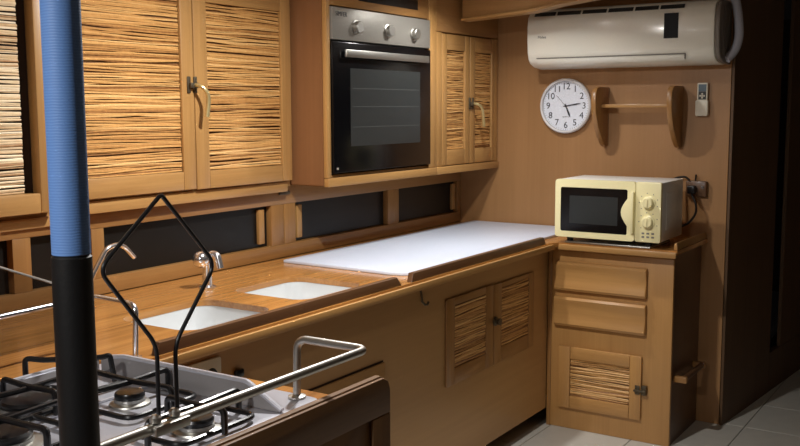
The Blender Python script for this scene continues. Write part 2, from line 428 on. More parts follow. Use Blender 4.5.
# deck beam above the corner
t = thing('deck_beam', 'varnished cambered deck beam under the ceiling by the air conditioner', 'beam', (4.2, 1.75, 1.95))
g = nb()
prism(g, [(2.333, 1.967), (1.958, 1.989), (1.831, 2.012), (1.4, 2.06), (0.4, 2.08), (0.4, CEIL-0.003), (2.333, CEIL-0.003)], lambda u, v, s: Vector((s, u, v)), 4.17, 4.23, 0.003)
obj('beam_web', g, 'oak_y', t)
g = nb()
prism(g, [(2.333, 1.953), (1.958, 1.975), (1.831, 1.998), (1.4, 2.046), (0.4, 2.066), (0.4, 2.079), (1.4, 2.059), (1.831, 2.011), (1.958, 1.988), (2.333, 1.966)], lambda u, v, s: Vector((s, u, v)), 4.155, 4.245, 0.002)
obj('beam_flange', g, 'oak_y', t)

# ------------------------------------------------------------------ sliding-panel row along the wall
t = thing('sliding_panel_locker', 'long low wall locker with dark sliding panels above the worktop', 'locker', (2.9, YW, CT+0.002))
fm = faceY(YW)
g = nb(); fbox(g, fm, 0.7, BW-0.003, -0.04, 0.0, CT+0.002, 0.962, 0.002); obj('bottom_rail', g, 'teak_x', t)
g = nb(); fbox(g, fm, 0.7, BW-0.003, -0.04, 0.0, 1.132, UB-0.001, 0.002); obj('top_rail', g, 'teak_x', t)
g = nb(); fbox(g, fm, 0.7, BW-0.003, -0.075, -0.07, CT+0.002, UB); obj('back_board', g, 'gap', t, False)
for a, b in ((1.24, 1.32), (1.787, 1.852), (2.085, 2.138), (3.0, 3.078), (3.082, 3.156), (3.868, 3.967), (4.562, BW-0.003)):
    g = nb(); fbox(g, fm, a, b, -0.04, -0.0005, 0.9622, 1.1318, 0.002); obj('upright', g, 'teak_z', t)
for a, b, pull in ((0.72, 1.24, None), (1.32, 1.787, None), (1.852, 2.085, None), (2.138, 3.0, 2.952), (3.156, 3.868, 3.198), (3.967, 4.562, 4.538)):
    g = nb(); fbox(g, fm, a-0.01, b+0.01, -0.034, -0.029, 0.955, 1.14); sp = obj('sliding_panel', g, 'panel_dark', t, False, 'dark smoked sliding panel')
    if pull:
        g = nb(); fbox(g, fm, pull-0.017, pull+0.017, -0.0285, -0.012, 0.976, 1.118, 0.003); obj('pull_strip', g, 'oak_z', sp)
# small dark cabinet catch under the wall unit
g = nb(); fbox(g, fm, 3.045, 3.115, 0.0005, 0.008, 1.172, 1.184, 0.002); obj('catch', g, 'bronze', t)

# ------------------------------------------------------------------ recessed two-door wall cabinet with reed doors
TOPU = CEIL-0.004
fm = faceY(YD)
t = thing('reed_door_cabinet', 'wide oak wall cabinet with two split-reed doors and brass lever latch', 'cabinet', (2.43, YD, UB))
g = nb(); box(g, 1.77, 3.084, YD+0.003, YD+0.105, UB, TOPU); obj('carcass', g, 'oak_x', t)
g = nb(); fbox(g, fm, 1.77, 3.06, -0.003, 0.004, 1.188, UB+0.019, 0.002); obj('bottom_rail', g, 'oak_x', t)
d1 = frame_door(t, fm, 1.93, 2.521, 1.238, 1.99, 0.055, 0.06, 0.066, 0.065, 0.022, 0, 'oak_z', 'oak_x', 'reed')
d2 = frame_door(t, fm, 2.525, 3.072, 1.235, 1.99, 0.068, 0.06, 0.066, 0.075, 0.022, 0, 'oak_z', 'oak_x', 'reed')
g = nb(); fbox(g, fm, 1.77, 3.084, 0, 0.02, 1.993, TOPU, 0.003); obj('top_rail', g, 'oak_x', t)
hook_handle(d2, fm, 2.508, 1.615, 0.022, 0.115, 0.024)

# protruding corner unit left of it
fm = faceY(YU)
t = thing('reed_door_cabinet', 'oak wall cabinet with pale reed door coloured as if brightly lit at the left picture edge', 'cabinet', (1.2, YU, 1.19))
g = nb(); box(g, 0.75, 1.765, YU+0.003, 2.658, 1.2125, TOPU); obj('carcass', g, 'oak_x', t)
g = nb(); fbox(g, fm, 0.75, 1.762, 0, 0.008, 1.192, 1.2225, 0.003); obj('bottom_rail', g, 'oak_x', t)
frame_door(t, fm, 1.05, 1.757, 1.238, 2.0, 0.06, 0.058, 0.056, 0.06, 0.042, 0, 'oak_z', 'oak_x', 'reed_pale_lit', 0.034, gap_r=0.03, back='gap')

# ------------------------------------------------------------------ oven housing
XO0, XO1 = 3.09, 3.955
YUF = YU+0.02; fm = faceY(YUF)
t = thing('oven_housing_cabinet', 'protruding wooden wall housing with rails around the built-in oven', 'cabinet', (3.52, YU, UB))
g = nb(); box(g, XO0, XO0+0.012, YUF+0.006, 2.655, UB+0.006, TOPU); obj('side_panel', g, 'mahogany', t)
g = nb(); box(g, XO0+0.013, XO1, YUF+0.006, 2.655, UB+0.002, 1.246); obj('bottom_board', g, 'teak_x', t)
g = nb(); fbox(g, fm, XO0, XO1, -0.005, 0.022, UB, UB+0.036, 0.004); obj('bottom_rail', g, 'oak_x', t)
g = nb(); fbox(g, fm, XO0, 3.117, -0.005, 0.016, UB+0.037, TOPU, 0.003); obj('stile', g, 'oak_z', t)
g = nb(); fbox(g, fm, 3.885, XO1, -0.005, 0.016, UB+0.037, TOPU, 0.003); obj('stile', g, 'oak_z', t)
g = nb(); fbox(g, fm, 3.118, 3.884, -0.005, 0.012, 1.942, TOPU, 0.003); obj('top_rail', g, 'teak_x', t)
g = nb(); fbox(g, fm, 3.32, 3.79, 0.0122, 0.014, 1.975, 2.02, 0.001); obj('vent_slot', g, 'black_plastic', t)
g = nb(); fbox(g, fm, 3.118, 3.884, -0.005, 0.004, UB+0.037, 1.258, 0.001); obj('oven_sill', g, 'oak_x', t)

# the oven
t = thing('built_in_oven', 'black glass built-in oven with steel control panel in the wall housing', 'oven', (3.5, YU, 1.262))
g = nb(); fbox(g, fm, 3.121, 3.882, -0.20, -0.002, 1.262, 1.938); obj('oven_body', g, 'black_plastic', t, False)
g = nb(); fbox(g, fm, 3.121, 3.882, -0.0015, 0.024, 1.806, 1.936, 0.003); cp = obj('control_panel', g, 'steel_panel', t)
for u in (3.283, 3.523, 3.736):
    g = nb(); lathe(g, [(0.03, 0), (0.03, 0.004), (0.025, 0.006), (0.024, 0.022), (0.021, 0.025), (0, 0.025)], fm(u, 0.0242, 1.863), 'y', 28); k = obj('knob', g, 'steel', cp)
text('maker_mark', 'SIMFER', 0.026, 'ink', cp, fm(3.143, 0.0243, 1.909), (1, 0, 0), (0, 0, 1), align='LEFT', sx=1.0)
g = nb(); fbox(g, fm, 3.121, 3.882, -0.0015, 0.026, 1.266, 1.798, 0.003); od = obj('oven_door', g, 'black_glass', t)
g = nb(); fbox(g, fm, 3.238, 3.785, 0.0262, 0.0275, 1.372, 1.694); ow = obj('door_window', g, 'oven_window', od, False, 'grey tinted viewing window')
for z in (1.45, 1.535, 1.61):
    g = nb(); fbox(g, fm, 3.25, 3.775, 0.0277, 0.0283, z, z+0.003); obj('shelf_line', g, 'shelf_grey', od, False)
g = nb(); prism(g, rrect(3.184, 3.838, 0.036, 0.048, 0.005), lambda u, d, z: fm(u, d, z), 1.737, 1.768, 0.002); hd = obj('door_handle', g, 'steel', od, True, 'flat steel bar handle')
for u in (3.2, 3.80):
    g = nb(); fbox(g, fm, u, u+0.02, 0.0265, 0.0355, 1.742, 1.763, 0.002); obj('handle_bracket', g, 'steel', od)
g = nb(); lathe(g, [(0.006, 0), (0.005, 0.004), (0, 0.004)], fm(3.142, 0.0262, 1.284), 'y', 14); obj('screw', g, 'chrome', od)

# ------------------------------------------------------------------ small two-door wall cabinet
t = thing('small_reed_cabinet', 'narrow oak wall cabinet with two reed doors right of the oven', 'cabinet', (4.28, YU, UB))
g = nb(); box(g, XO1+0.002, BW-0.003, YUF+0.006, 2.655, UB+0.002, TOPU); obj('carcass', g, 'teak_x', t)
g = nb(); fbox(g, fm, XO1+0.001, BW-0.003, -0.005, 0.022, UB, UB+0.036, 0.004); obj('bottom_rail', g, 'oak_x', t)
g = nb(); fbox(g, fm, XO1+0.001, 4.008, -0.005, 0.014, UB+0.037, 1.89, 0.003); obj('stile', g, 'oak_z', t)
g = nb(); fbox(g, fm, 4.556, BW-0.003, -0.005, 0.014, UB+0.037, 1.89, 0.003); obj('stile', g, 'oak_z', t)
g = nb(); fbox(g, fm, XO1+0.001, BW-0.003, -0.005, 0.012, 1.892, TOPU, 0.003); obj('top_panel', g, 'teak_x', t)
d1 = frame_door(t, fm, 4.010, 4.286, 1.25, 1.885, 0.045, 0.052, 0.075, 0.075, 0.02, -0.004, 'oak_z', 'oak_x', 'reed', wob=0.002)
d2 = frame_door(t, fm, 4.289, 4.553, 1.25, 1.885, 0.052, 0.03, 0.075, 0.075, 0.02, -0.004, 'oak_z', 'oak_x', 'reed', wob=0.002)
hook_handle(d1, fm, 4.292, 1.552, 0.016, 0.115, 0.05)

# ------------------------------------------------------------------ worktop with sink cut-outs
def bowl_outline(x0, x1, y0, y1):
    return rrect(x0, x1, y0, y1, 0.06, 7)
S1 = (1.885, 2.258, 1.925, 2.24); S2 = (2.40, 2.757, 1.93, 2.262)
t = thing('worktop', 'varnished orange-brown L-shaped wooden worktop with two sink cut-outs', 'worktop', (2.6, 2.18, CT-0.035))
outer = [(0.5, 1.155), (1.62, 1.155), (1.62, 1.80), (4.05, 1.80), (4.10, 1.775), (4.115, 1.72), (4.115, 1.225), (BW-0.003, 1.225), (BW-0.003, YW-0.002), (0.5, YW-0.002)]
g = nb(); slab_holes(g, outer, [bowl_outline(*S1), bowl_outline(*S2)], CT-0.02, CT); obj('top_board', g, 'counter_x', t, True)
g = nb(); prism(g, [(1.625, 0.872), (4.10, 0.872), (4.10, 0.898), (1.625, 0.898)], lambda u, v, s: Vector((u, s, v)), 1.787, 1.7995, 0.003); obj('edge_lip', g, 'oak_x', t)
g = nb(); box(g, 4.10, 4.1145, 1.226, 1.78, 0.872, 0.898, 0.003); obj('edge_lip', g, 'oak_y', t)
def fiddle(x0, x1, nm='fiddle_rail'):
    g = nb(); prism(g, [(x0, CT+0.0005), (x1, CT+0.0005), (x1-0.03, CT+0.033), (x0+0.01, CT+0.033)], lambda u, v, s: Vector((u, s, v)), 1.806, 1.828, 0.003)
    return obj(nm, g, 'brown_x', t)
fiddle(1.65, 2.80); fiddle(2.865, 4.03)
g = nb(); prism(g, [(1.228, CT+0.0005), (1.246, CT+0.0005), (1.243, CT+0.03), (1.231, CT+0.034)], lambda u, v, s: Vector((s, u, v)), 4.13, BW-0.01, 0.003); obj('end_fiddle', g, 'oak_x', t)

def sink(S, label):
    x0, x1, y0, y1 = S
    s = thing('sink_bowl', label, 'sink', ((x0+x1)/2, (y0+y1)/2, 0.72), 'white sink bowls')
    g = nb(); e = 0.012; rings = []
    for off, z in ((e, CT-0.0205), (0.001, CT-0.0205), (-0.004, CT-0.05), (-0.02, 0.775), (-0.05, 0.745), (-0.08, 0.738)):
        lp = rrect(x0-off, x1+off, y0-off, y1+off, max(0.03, 0.06+off), 7); rings.append([g.verts.new((x, y, z)) for x, y in lp])
    for a, b in zip(rings, rings[1:]):
        n = len(a)
        for i in range(n): g.faces.new((a[i], a[(i+1) % n], b[(i+1) % n], b[i]))
    g.faces.new(rings[-1]); bmesh.ops.recalc_face_normals(g, faces=g.faces)
    obj('basin', g, 'white_ceramic', s)
    g = nb(); lathe(g, [(0.032, 0), (0.03, 0.003), (0.018, 0.003), (0.016, 0.001), (0, 0.001)], ((x0+x1)/2, (y0+y1)/2, 0.739), 'z', 24); obj('drain', g, 'chrome', s)
sink(S1, 'white undermount sink bowl beside the chrome mixer tap, nearer the stove')
sink(S2, 'white undermount sink bowl beside the white board')

# taps
t = thing('mixer_tap', 'short chrome mixer tap with round ball head behind the sinks', 'tap', (2.40, 2.36, CT))
c = Vector((2.40, 2.36, CT))
g = nb(); lathe(g, [(0.03, 0.0005), (0.03, 0.006), (0.019, 0.012), (0.016, 0.07), (0.018, 0.085), (0, 0.085)], c, 'z', 24); obj('tap_body', g, 'chrome', t)
g = nb(); lathe(g, [(0, -0.03), (0.012, -0.028), (0.022, -0.021), (0.029, -0.009), (0.03, 0.003), (0.026, 0.016), (0.016, 0.026), (0, 0.03)], c+Vector((-0.028, 0.0, 0.105)), 'z', 24); obj('ball_head', g, 'chrome', t)
g = nb(); tube(g, rpath([c+Vector((0, 0, 0.082)), c+Vector((0.012, -0.006, 0.122)), c+Vector((0.022, -0.03, 0.118)), c+Vector((0.02, -0.045, 0.07))], 0.02), 0.012, 12); obj('spout', g, 'chrome', t)
t = thing('gooseneck_tap', 'slim chrome gooseneck tap beside the blue pole', 'tap', (1.94, 2.42, CT))
c = Vector((1.935, 2.42, CT))
g = nb(); lathe(g, [(0.022, 0.0005), (0.022, 0.005), (0.012, 0.01), (0.009, 0.03), (0, 0.03)], c, 'z', 20); obj('tap_base', g, 'chrome', t)
g = nb(); tube(g, rpath([c+Vector((0, 0, 0.028)), (1.94, 2.42, 0.97), (1.957, 2.42, 1.008), (2.015, 2.42, 1.088), (2.06, 2.42, 1.097), (2.09, 2.42, 1.085), (2.128, 2.42, 1.045)], 0.03, 8), 0.008, 12); obj('neck', g, 'chrome', t)

# white board lying on the worktop
g = nb(); prism(g, [(2.97, 2.49), (2.95, 1.97), (2.962, 1.91), (2.995, 1.868), (4.30, 1.868), (4.555, 1.94), (4.585, 1.98), (4.585, 2.49)], lambda u, v, s: Vector((u, v, s)), CT+0.0006, CT+0.0125, 0.002)
tag(obj('white_worktop_board', g, 'white_board'), 'large thin white board lying on the wooden worktop', 'board')

# ------------------------------------------------------------------ base cabinet under the worktop
t = thing('base_cabinet', 'long wooden base cabinet front below the sink and white board', 'cabinet', (2.9, YP, 0.0))
g = nb(); box(g, 1.625, XF-0.004, YP, YP+0.018, 0.085, CT-0.0205); obj('front_panel', g, 'veneer_front', t)
g = nb(); box(g, 1.625, XF-0.005, YP+0.12, YP+0.135, 0.0005, 0.084); obj('toe_kick', g, 'brown_x', t)
fm = faceY(YP)
d1 = frame_door(t, fm, 3.178, 3.578, 0.428, 0.783, 0.066, 0.066, 0.066, 0.032, 0.009, 0.0003, 'teak_z', 'teak_x', 'reed', 0.005, wob=0.002)
d2 = frame_door(t, fm, 3.583, 3.985, 0.428, 0.779, 0.072, 0.055, 0.066, 0.022, 0.009, 0.0003, 'teak_z', 'teak_x', 'reed', 0.005, wob=0.002)
g = nb(); lathe(g, [(0.02, 0), (0.02, 0.006), (0.012, 0.01), (0.016, 0.026), (0, 0.03)], fm(3.592, 0.0095, 0.62), 'y', 18); obj('knob', g, 'bronze', d2)
g = nb(); fbox(g, fm, 1.75, 2.744, 0.0003, 0.001, 0.2, 0.640); obj('door_gap', g, 'gap', t, False)
for a, b in ((1.755, 2.28), (2.283, 2.742)):
    g = nb(); fbox(g, fm, a, b, 0.0012, 0.012, 0.203, 0.634, 0.003); obj('plain_door', g, 'veneer_front', t)
# cup hook below the edge
g = nb(); q = fm(2.99, 0, 0); tube(g, [fm(2.985, 0.006, 0.868), fm(2.985, 0.012, 0.84), fm(2.988, 0.014, 0.81), fm(2.998, 0.02, 0.798), fm(3.012, 0.022, 0.796), fm(3.02, 0.022, 0.805)], 0.0045, 8)
tag(obj('cup_hook', g, 'bronze'), 'small dark hook hanging below the worktop edge', 'hook')
# socket plate
t = thing('power_outlet', 'white double socket plate on the cabinet front behind the stove', 'outlet', (1.875, YP, 0.74))
g = nb(); prism(g, rrect(1.775, 1.92, 0.735, 0.84, 0.008), lambda u, v, s: fm(u, s, v), 0.0004, 0.009, 0.002); obj('face_plate', g, 'outlet', t)
for u in (1.812, 1.88):
    g = nb(); lathe(g, [(0.024, 0), (0.022, 0.003), (0.0, 0.003)], fm(u, 0.0092, 0.79), 'y', 20); so = obj('socket', g, 'black_plastic', t)
g = nb(); fbox(g, fm, 1.975, 2.01, 0.0004, 0.016, 0.76, 0.785, 0.007); tag(obj('push_catch', g, 'black_plastic'), 'small black push catch right of the socket plate', 'catch')

# ------------------------------------------------------------------ drawer unit against the bulkhead
t = thing('drawer_unit', 'wooden drawer unit with two drawers and reed door below the microwave', 'cabinet', (4.38, 1.55, 0.0))
XFB = XF+0.02; fm = faceX(XFB)
g = nb(); box(g, XFB, BW-0.004, 1.252, 1.2700, 0.0005, CT-0.0205); obj('side_panel', g, 'brown_z', t)
g = nb(); box(g, XFB, BW-0.004, YP-0.022, YP-0.004, 0.0005, CT-0.0205); obj('side_panel', g, 'brown_z', t)
g = nb(); fbox(g, fm, 1.250, YP-0.003, 0.0003, 0.02, 0.0005, CT-0.0205, 0.003); obj('front_panel', g, 'unit_z', t)
g = nb(); fbox(g, fm, YP-0.022, YP-0.003, 0.0202, 0.026, 0.0005, CT-0.037, 0.002); obj('corner_post', g, 'teak_z', t)
D = 0.0205
for z0, z1 in ((0.672, 0.812), (0.502, 0.646)):
    g = nb()
    h = z1-z0
    prism(g, [(D, z0), (D, z1), (D+0.022, z1-0.004), (D+0.03, z1-0.014), (D+0.026, z1-0.035), (D+0.018, (z0+z1)/2), (D+0.026, z0+0.035), (D+0.03, z0+0.014), (D+0.022, z0+0.002)], lambda d, z, u: fm(u, d, z), 1.366, 1.812, 0.008)
    dr = obj('drawer_front', g, 'unit_y', t)
dd = frame_door(t, fm, 1.785, 1.380, 0.105, 0.404, 0.058, 0.055, 0.062, 0.058, 0.018, D, 'unit_z', 'unit_y', 'reed', 0.010, wob=0.002)
for u in (1.395, 1.365):
    g = nb(); fbox(g, fm, u-0.011, u+0.011, D+(0.0185 if u > 1.38 else 0.0003), D+0.024, 0.228, 0.270, 0.002); obj('catch_plate', g, 'bronze', dd)
g = nb(); fbox(g, fm, 1.352, 1.41, D+0.0245, D+0.034, 0.242, 0.252, 0.003); obj('catch_bolt', g, 'bronze', dd)
# wooden rung on the unit's side
t = thing('side_rung', 'small wooden roller bar on the side of the drawer unit', 'rail', (4.38, 1.2, 0.33))
g = nb(); box(g, 4.20, 4.225, 1.19, 1.2515, 0.292, 0.322, 0.006); obj('end_block', g, 'teak_y', t)
g = nb(); box(g, 4.50, 4.525, 1.19, 1.2515, 0.292, 0.322, 0.006); obj('end_block', g, 'teak_y', t)
g = nb(); tube(g, [(4.226, 1.207, 0.308), (4.499, 1.207, 0.308)], 0.014, 14); obj('bar', g, 'brown_x', t)

# ------------------------------------------------------------------ microwave
MX0, MX1, MY0, MY1, MZ0, MZ1 = 4.105, 4.435, 1.298, 1.795, 0.935, 1.202
g = nb(); box(g, 4.11, 4.40, 1.345, 1.75, CT+0.0006, CT+0.0085, 0.002); tag(obj('steel_tray', g, 'steel'), 'thin steel tray lying under the microwave', 'tray')
t = thing('microwave', 'cream microwave oven with dark window standing on the corner worktop', 'microwave', (4.28, 1.545, CT+0.0085))
g = nb(); box(g, MX0+0.02, MX1, MY0+0.003, MY1-0.003, MZ0, MZ1-0.002, 0.006); bd = obj('case', g, 'mw_side', t)
g = nb(); box(g, MX0+0.08, MX1-0.06, MY0+0.0005, MY0+0.0028, MZ0+0.05, MZ1-0.05, 0.001)
obj('side_embossing', g, 'mw_side', bd)
for x in (4.14, 4.385):
    for y in (1.36, 1.735):
        g = nb(); lathe(g, [(0.014, 0), (0.016, MZ0-0.0003-CT-0.009)], (x, y, CT+0.009), 'z', 14); obj('foot', g, 'rubber', t)
fm = faceX(MX0)
g = nb(); prism(g, rrect(MY0, 1.4125, MZ0, MZ1, 0.008), lambda u, v, s: fm(u, s, v), -0.019, 0.004, 0.003); pn = obj('control_panel', g, 'mw_cream', t)
for z in (1.112, 1.026):
    g = nb(); lathe(g, [(0.03, 0), (0.03, 0.004), (0.025, 0.006), (0.023, 0.022), (0.02, 0.025), (0, 0.025)], fm(1.353, 0.0042, z), 'x', 28); k = obj('knob', g, 'mw_cream', pn)
    g = nb(); fbox(g, fm, 1.350, 1.356, 0.0294, 0.032, z-0.018, z+0.018, 0.001); obj('pointer', g, 'mw_cream', pn)
    for a in range(7):
        an = math.radians(-40+a*40); g = nb(); fbox(g, fm, 1.353+0.042*math.cos(an)-0.002, 1.353+0.042*math.cos(an)+0.002, 0.0042, 0.0046, z+0.042*math.sin(an)-0.002, z+0.042*math.sin(an)+0.002); obj('dial_mark', g, 'ink_soft', pn, False)
for i in range(3):
    for j in range(2):
        g = nb(); fbox(g, fm, 1.325+i*0.022, 1.337+i*0.022, 0.0042, 0.0046, 0.955+j*0.016, 0.963+j*0.016); obj('dial_mark', g, 'ink_soft', pn, False)
# door frame with window hole
g = nb()
def ring_frame(g, fm, o, i, d0, d1):
    n = len(o); A = [[g.verts.new(fm(u, d, z)) for u, z in lp] for lp, d in ((o, d0), (o, d1), (i, d1), (i, d0))]
    for a, b in zip(A, A[1:]+A[:1]):
        for k in range(n): g.faces.new((a[k], a[(k+1) % n], b[(k+1) % n], b[k]))
    bmesh.ops.recalc_face_normals(g, faces=g.faces)
ring_frame(g, fm, rrect(1.4135, MY1, MZ0, MZ1, 0.014), rrect(1.449, 1.768, 0.962, 1.166, 0.008), -0.019, 0.006)
md = obj('microwave_door', g, 'mw_cream', t)
g = nb(); fbox(g, fm, 1.445, 1.772, -0.006, 0.002, 0.958, 1.170); wn = obj('door_window', g, 'black_glass', md, False, 'black glossy viewing window')
g = nb(); fbox(g, fm, 1.495, 1.725, 0.0022, 0.003, 1.0, 1.128); obj('mesh_screen', g, 'oven_window', md, False)
g = nb()
hp = [(1.417, 0.972), (1.417, 1.158)]
left = [(1.428+0.046*math.sin(PI*s/12)**1.5, 1.158-0.186*s/12) for s in range(0, 13)]
prism(g, [(1.416, 1.158)]+left+[(1.416, 0.972)], lambda u, v, s: fm(u, s, v), 0.0062, 0.024, 0.005); obj('door_handle', g, 'mw_cream', md)
# plug board and cord behind it
t = thing('wall_socket', 'black socket box with plugged cable on the bulkhead behind the microwave', 'socket', (4.56, 1.3, 1.03))
g = nb(); box(g, BW-0.03, BW-0.001, 1.232, 1.33, 1.105, 1.18, 0.006); obj('socket_box', g, 'brown_z', t)
g = nb(); lathe(g, [(0.008, 0), (0.006, 0.003), (0, 0.003)], (BW-0.0302, 1.25, 1.15), 'x', 12); obj('screw', g, 'chrome', t)
g = nb(); box(g, BW-0.07, BW-0.0303, 1.275, 1.315, 1.12, 1.16, 0.008); obj('plug', g, 'black_plastic', t)
g = nb(); tube(g, rpath([(BW-0.05, 1.295, 1.119), (BW-0.055, 1.272, 1.08), (BW-0.05, 1.268, 1.03), (BW-0.07, 1.30, 0.975), (4.47, 1.38, 0.955)], 0.04), 0.0055, 8); obj('cable', g, 'cord', t)
g = nb(); tube(g, rpath([(BW-0.03, 1.31, 1.181), (BW-0.035, 1.33, 1.2), (BW-0.05, 1.37, 1.195), (4.47, 1.42, 1.15)], 0.02), 0.005, 8); obj('cable', g, 'cord', t)
g = nb(); tube(g, [(BW-0.015, 1.288, 1.1805), (BW-0.015, 1.286, 1.21)], 0.004, 8); obj('pin', g, 'black_plastic', t)

# ------------------------------------------------------------------ air conditioner
t = thing('air_conditioner', 'cream split air conditioner mounted high on the bulkhead', 'air conditioner', (4.49, 1.62, 1.70))
AX = 4.39; AY0, AY1 = 1.162, 2.085
def ACP(x): return BW-x
prof = [(0.0025, 2.01), (0.13, 2.014), (0.18, 2.0), (0.205, 1.972), (0.214, 1.93), (0.214, 1.86), (0.209, 1.80), (0.198, 1.767), (0.178, 1.745), (0.13, 1.729), (0.06, 1.722), (0.0025, 1.724)]
def acbody(g, pr, y0, y1, bev):
    prism(g, pr, lambda d, z, u: Vector((BW-d, u, z)), y0, y1, bev)
g = nb(); acbody(g, prof, AY0+0.008, AY1+0.003, 0.012); acb = obj('case', g, 'ac_plastic', t)
g = nb(); acbody(g, [(d*0.985, 1.86+(z-1.86)*0.97) if d > 0.01 else (d, z) for d, z in prof], AY0-0.014, AY0+0.0075, 0.006); obj('end_cap', g, 'ac_grey', t)
for y in (AY0+0.004, ):
    for k in range(4):
        g = nb(); box(g, BW-0.15+k*0.03, BW-0.14+k*0.03, AY0-0.018, AY0-0.0142, 1.76, 1.98, 0.001); obj('side_rib', g, 'ac_grey', t)
# louvre slots on the top edge of the front
for a, b in ((2.05, 1.94), (1.93, 1.81), (1.80, 1.68), (1.67, 1.55), (1.54, 1.43), (1.42, 1.31)):
    g = nb(); prism(g, [(0.1915, 1.9925), (0.2045, 1.9755), (0.2062, 1.9765), (0.193, 1.9945)], lambda d, z, u: Vector((BW-d, u, z)), b, a); obj('louvre_slot', g, 'black_plastic', acb, False)
g = nb(); box(g, BW-0.2165, BW-0.2142, 1.332, 1.398, 1.842, 1.955, 0.001); obj('display', g, 'screen_black', acb, False, 'small black display window')
g = nb(); prism(g, [(0.2065, 1.767), (0.2015, 1.769), (0.180, 1.7435), (0.183, 1.7415), (0.200, 1.753)], lambda d, z, u: Vector((BW-d, u, z)), 1.305, 2.035, 0.001); fl = obj('air_flap', g, 'ac_plastic', acb)
g = nb(); box(g, BW-0.2062, BW-0.198, 1.303, 2.037, 1.770, 1.7735); obj('flap_gap', g, 'ac_grey', acb, False)
g = nb(); box(g, BW-0.2062, BW-0.198, 1.299, 1.3025, 1.748, 1.7735); obj('flap_gap', g, 'ac_grey', acb, False)
text('maker_mark', 'Midea', 0.018, 'ink_soft', acb, (BW-0.2146, 2.005, 1.873), (0, -1, 0), (0, 0, 1))
g = nb(); tube(g, rpath([(BW-0.10, 1.143, 1.745), (BW-0.07, 1.112, 1.785), (BW-0.06, 1.098, 1.85), (BW-0.06, 1.107, 1.95), (BW-0.06, 1.13, 2.05), (BW-0.06, 1.135, CEIL-0.002)], 0.08, 8), 0.02, 14); obj('drain_hose', g, 'hose', t, True, 'white wrapped hose')

# ------------------------------------------------------------------ wall clock
t = thing('wall_clock', 'round white wall clock with black numerals on the bulkhead', 'clock', (BW-0.02, 1.956, 1.398))
cc = Vector((BW-0.0008, 1.956, 1.538)); R0 = 0.139
g = nb(); lathe(g, [(R0-0.004, 0), (R0, 0.006), (R0, 0.028), (R0-0.006, 0.034), (R0-0.012, 0.032), (R0-0.014, 0.02), (R0-0.014, 0.0)], cc, 'x', 56); obj('rim', g, 'clock_rim', t)
g = nb(); lathe(g, [(0, 0.004), (R0-0.0145, 0.004), (R0-0.0145, 0.016), (0, 0.016)], cc, 'x', 48); fc = obj('dial', g, 'clock_face', t)
for h in range(1, 13):
    a = PI/2-h*PI/6; text('numeral', str(h), 0.046, 'ink', fc, (cc.x-0.0166, cc.y-0.098*math.cos(a), cc.z+0.098*math.sin(a)), (0, -1, 0), (0, 0, 1), 0.0003)
for k in range(60):
    a = k*PI/30; g = nb(); box(g, -0.0004, 0.0004, -0.0007, 0.0007, -0.003, 0.003)
    bmesh.ops.rotate(g, verts=g.verts, matrix=Matrix.Rotation(a, 3, 'X')); bmesh.ops.translate(g, verts=g.verts, vec=(cc.x-0.0166, cc.y-0.119*math.sin(-a), cc.z+0.119*math.cos(a)))
    obj('minute_tick', g, 'ink_soft', fc, False)
def hand(ang, L, tail, w0, w1, d, nm, mat='ink'):
    """ang clockwise from 12"""
    g = nb(); s, c = math.sin(ang), math.cos(ang)
    prism(g, [(-w0*0.6, -tail), (w0*0.6, -tail), (w0, 0), (w1, L*0.75), (0.0006, L), (-0.0006, L), (-w1, L*0.75), (-w0, 0)], lambda u, v, q: Vector((cc.x-d-q, cc.y-(u*c+v*s), cc.z+(-u*s+v*c))), 0, 0.0012); obj(nm, g, mat, t, False)
hand(math.radians(157), 0.062, 0.012, 0.003, 0.0048, 0.018, 'hour_hand'); hand(math.radians(81), 0.082, 0.014, 0.0024, 0.003, 0.0198, 'minute_hand'); hand(math.radians(-43), 0.075, 0.015, 0.0008, 0.0008, 0.0216, 'second_hand', 'ink_soft')
g = nb(); lathe(g, [(0.006, 0), (0.005, 0.003), (0, 0.003)], cc+Vector((-0.0215, 0, 0)), 'x', 14); obj('hub', g, 'ink', t)
text('dial_mark', 'QUARTZ', 0.009, 'ink_soft', fc, (cc.x-0.0166, cc.y, cc.z-0.055), (0, -1, 0), (0, 0, 1), 0.0003)

# ------------------------------------------------------------------ wall rack
t = thing('wall_rack', 'wooden wall rack with two curved brackets and one shelf bar', 'rack', (BW-0.07, 1.6, 1.34))
def bracket(y0, y1):
    pr = [(0.001, 1.63), (0.13, 1.63), (0.16, 1.622), (0.178, 1.60), (0.184, 1.555), (0.175, 1.50), (0.145, 1.44), (0.1, 1.385), (0.06, 1.348), (0.03, 1.336), (0.001, 1.338)]
    g = nb(); prism(g, pr, lambda d, z, u: Vector((BW-d, u, z)), y0, y1, 0.004); obj('bracket', g, 'teak_z', t)
bracket(1.732, 1.757); bracket(1.362, 1.387)
g = nb(); box(g, BW-0.11, BW-0.06, 1.3875, 1.7315, 1.528, 1.545, 0.003); obj('shelf_bar', g, 'oak_y', t)

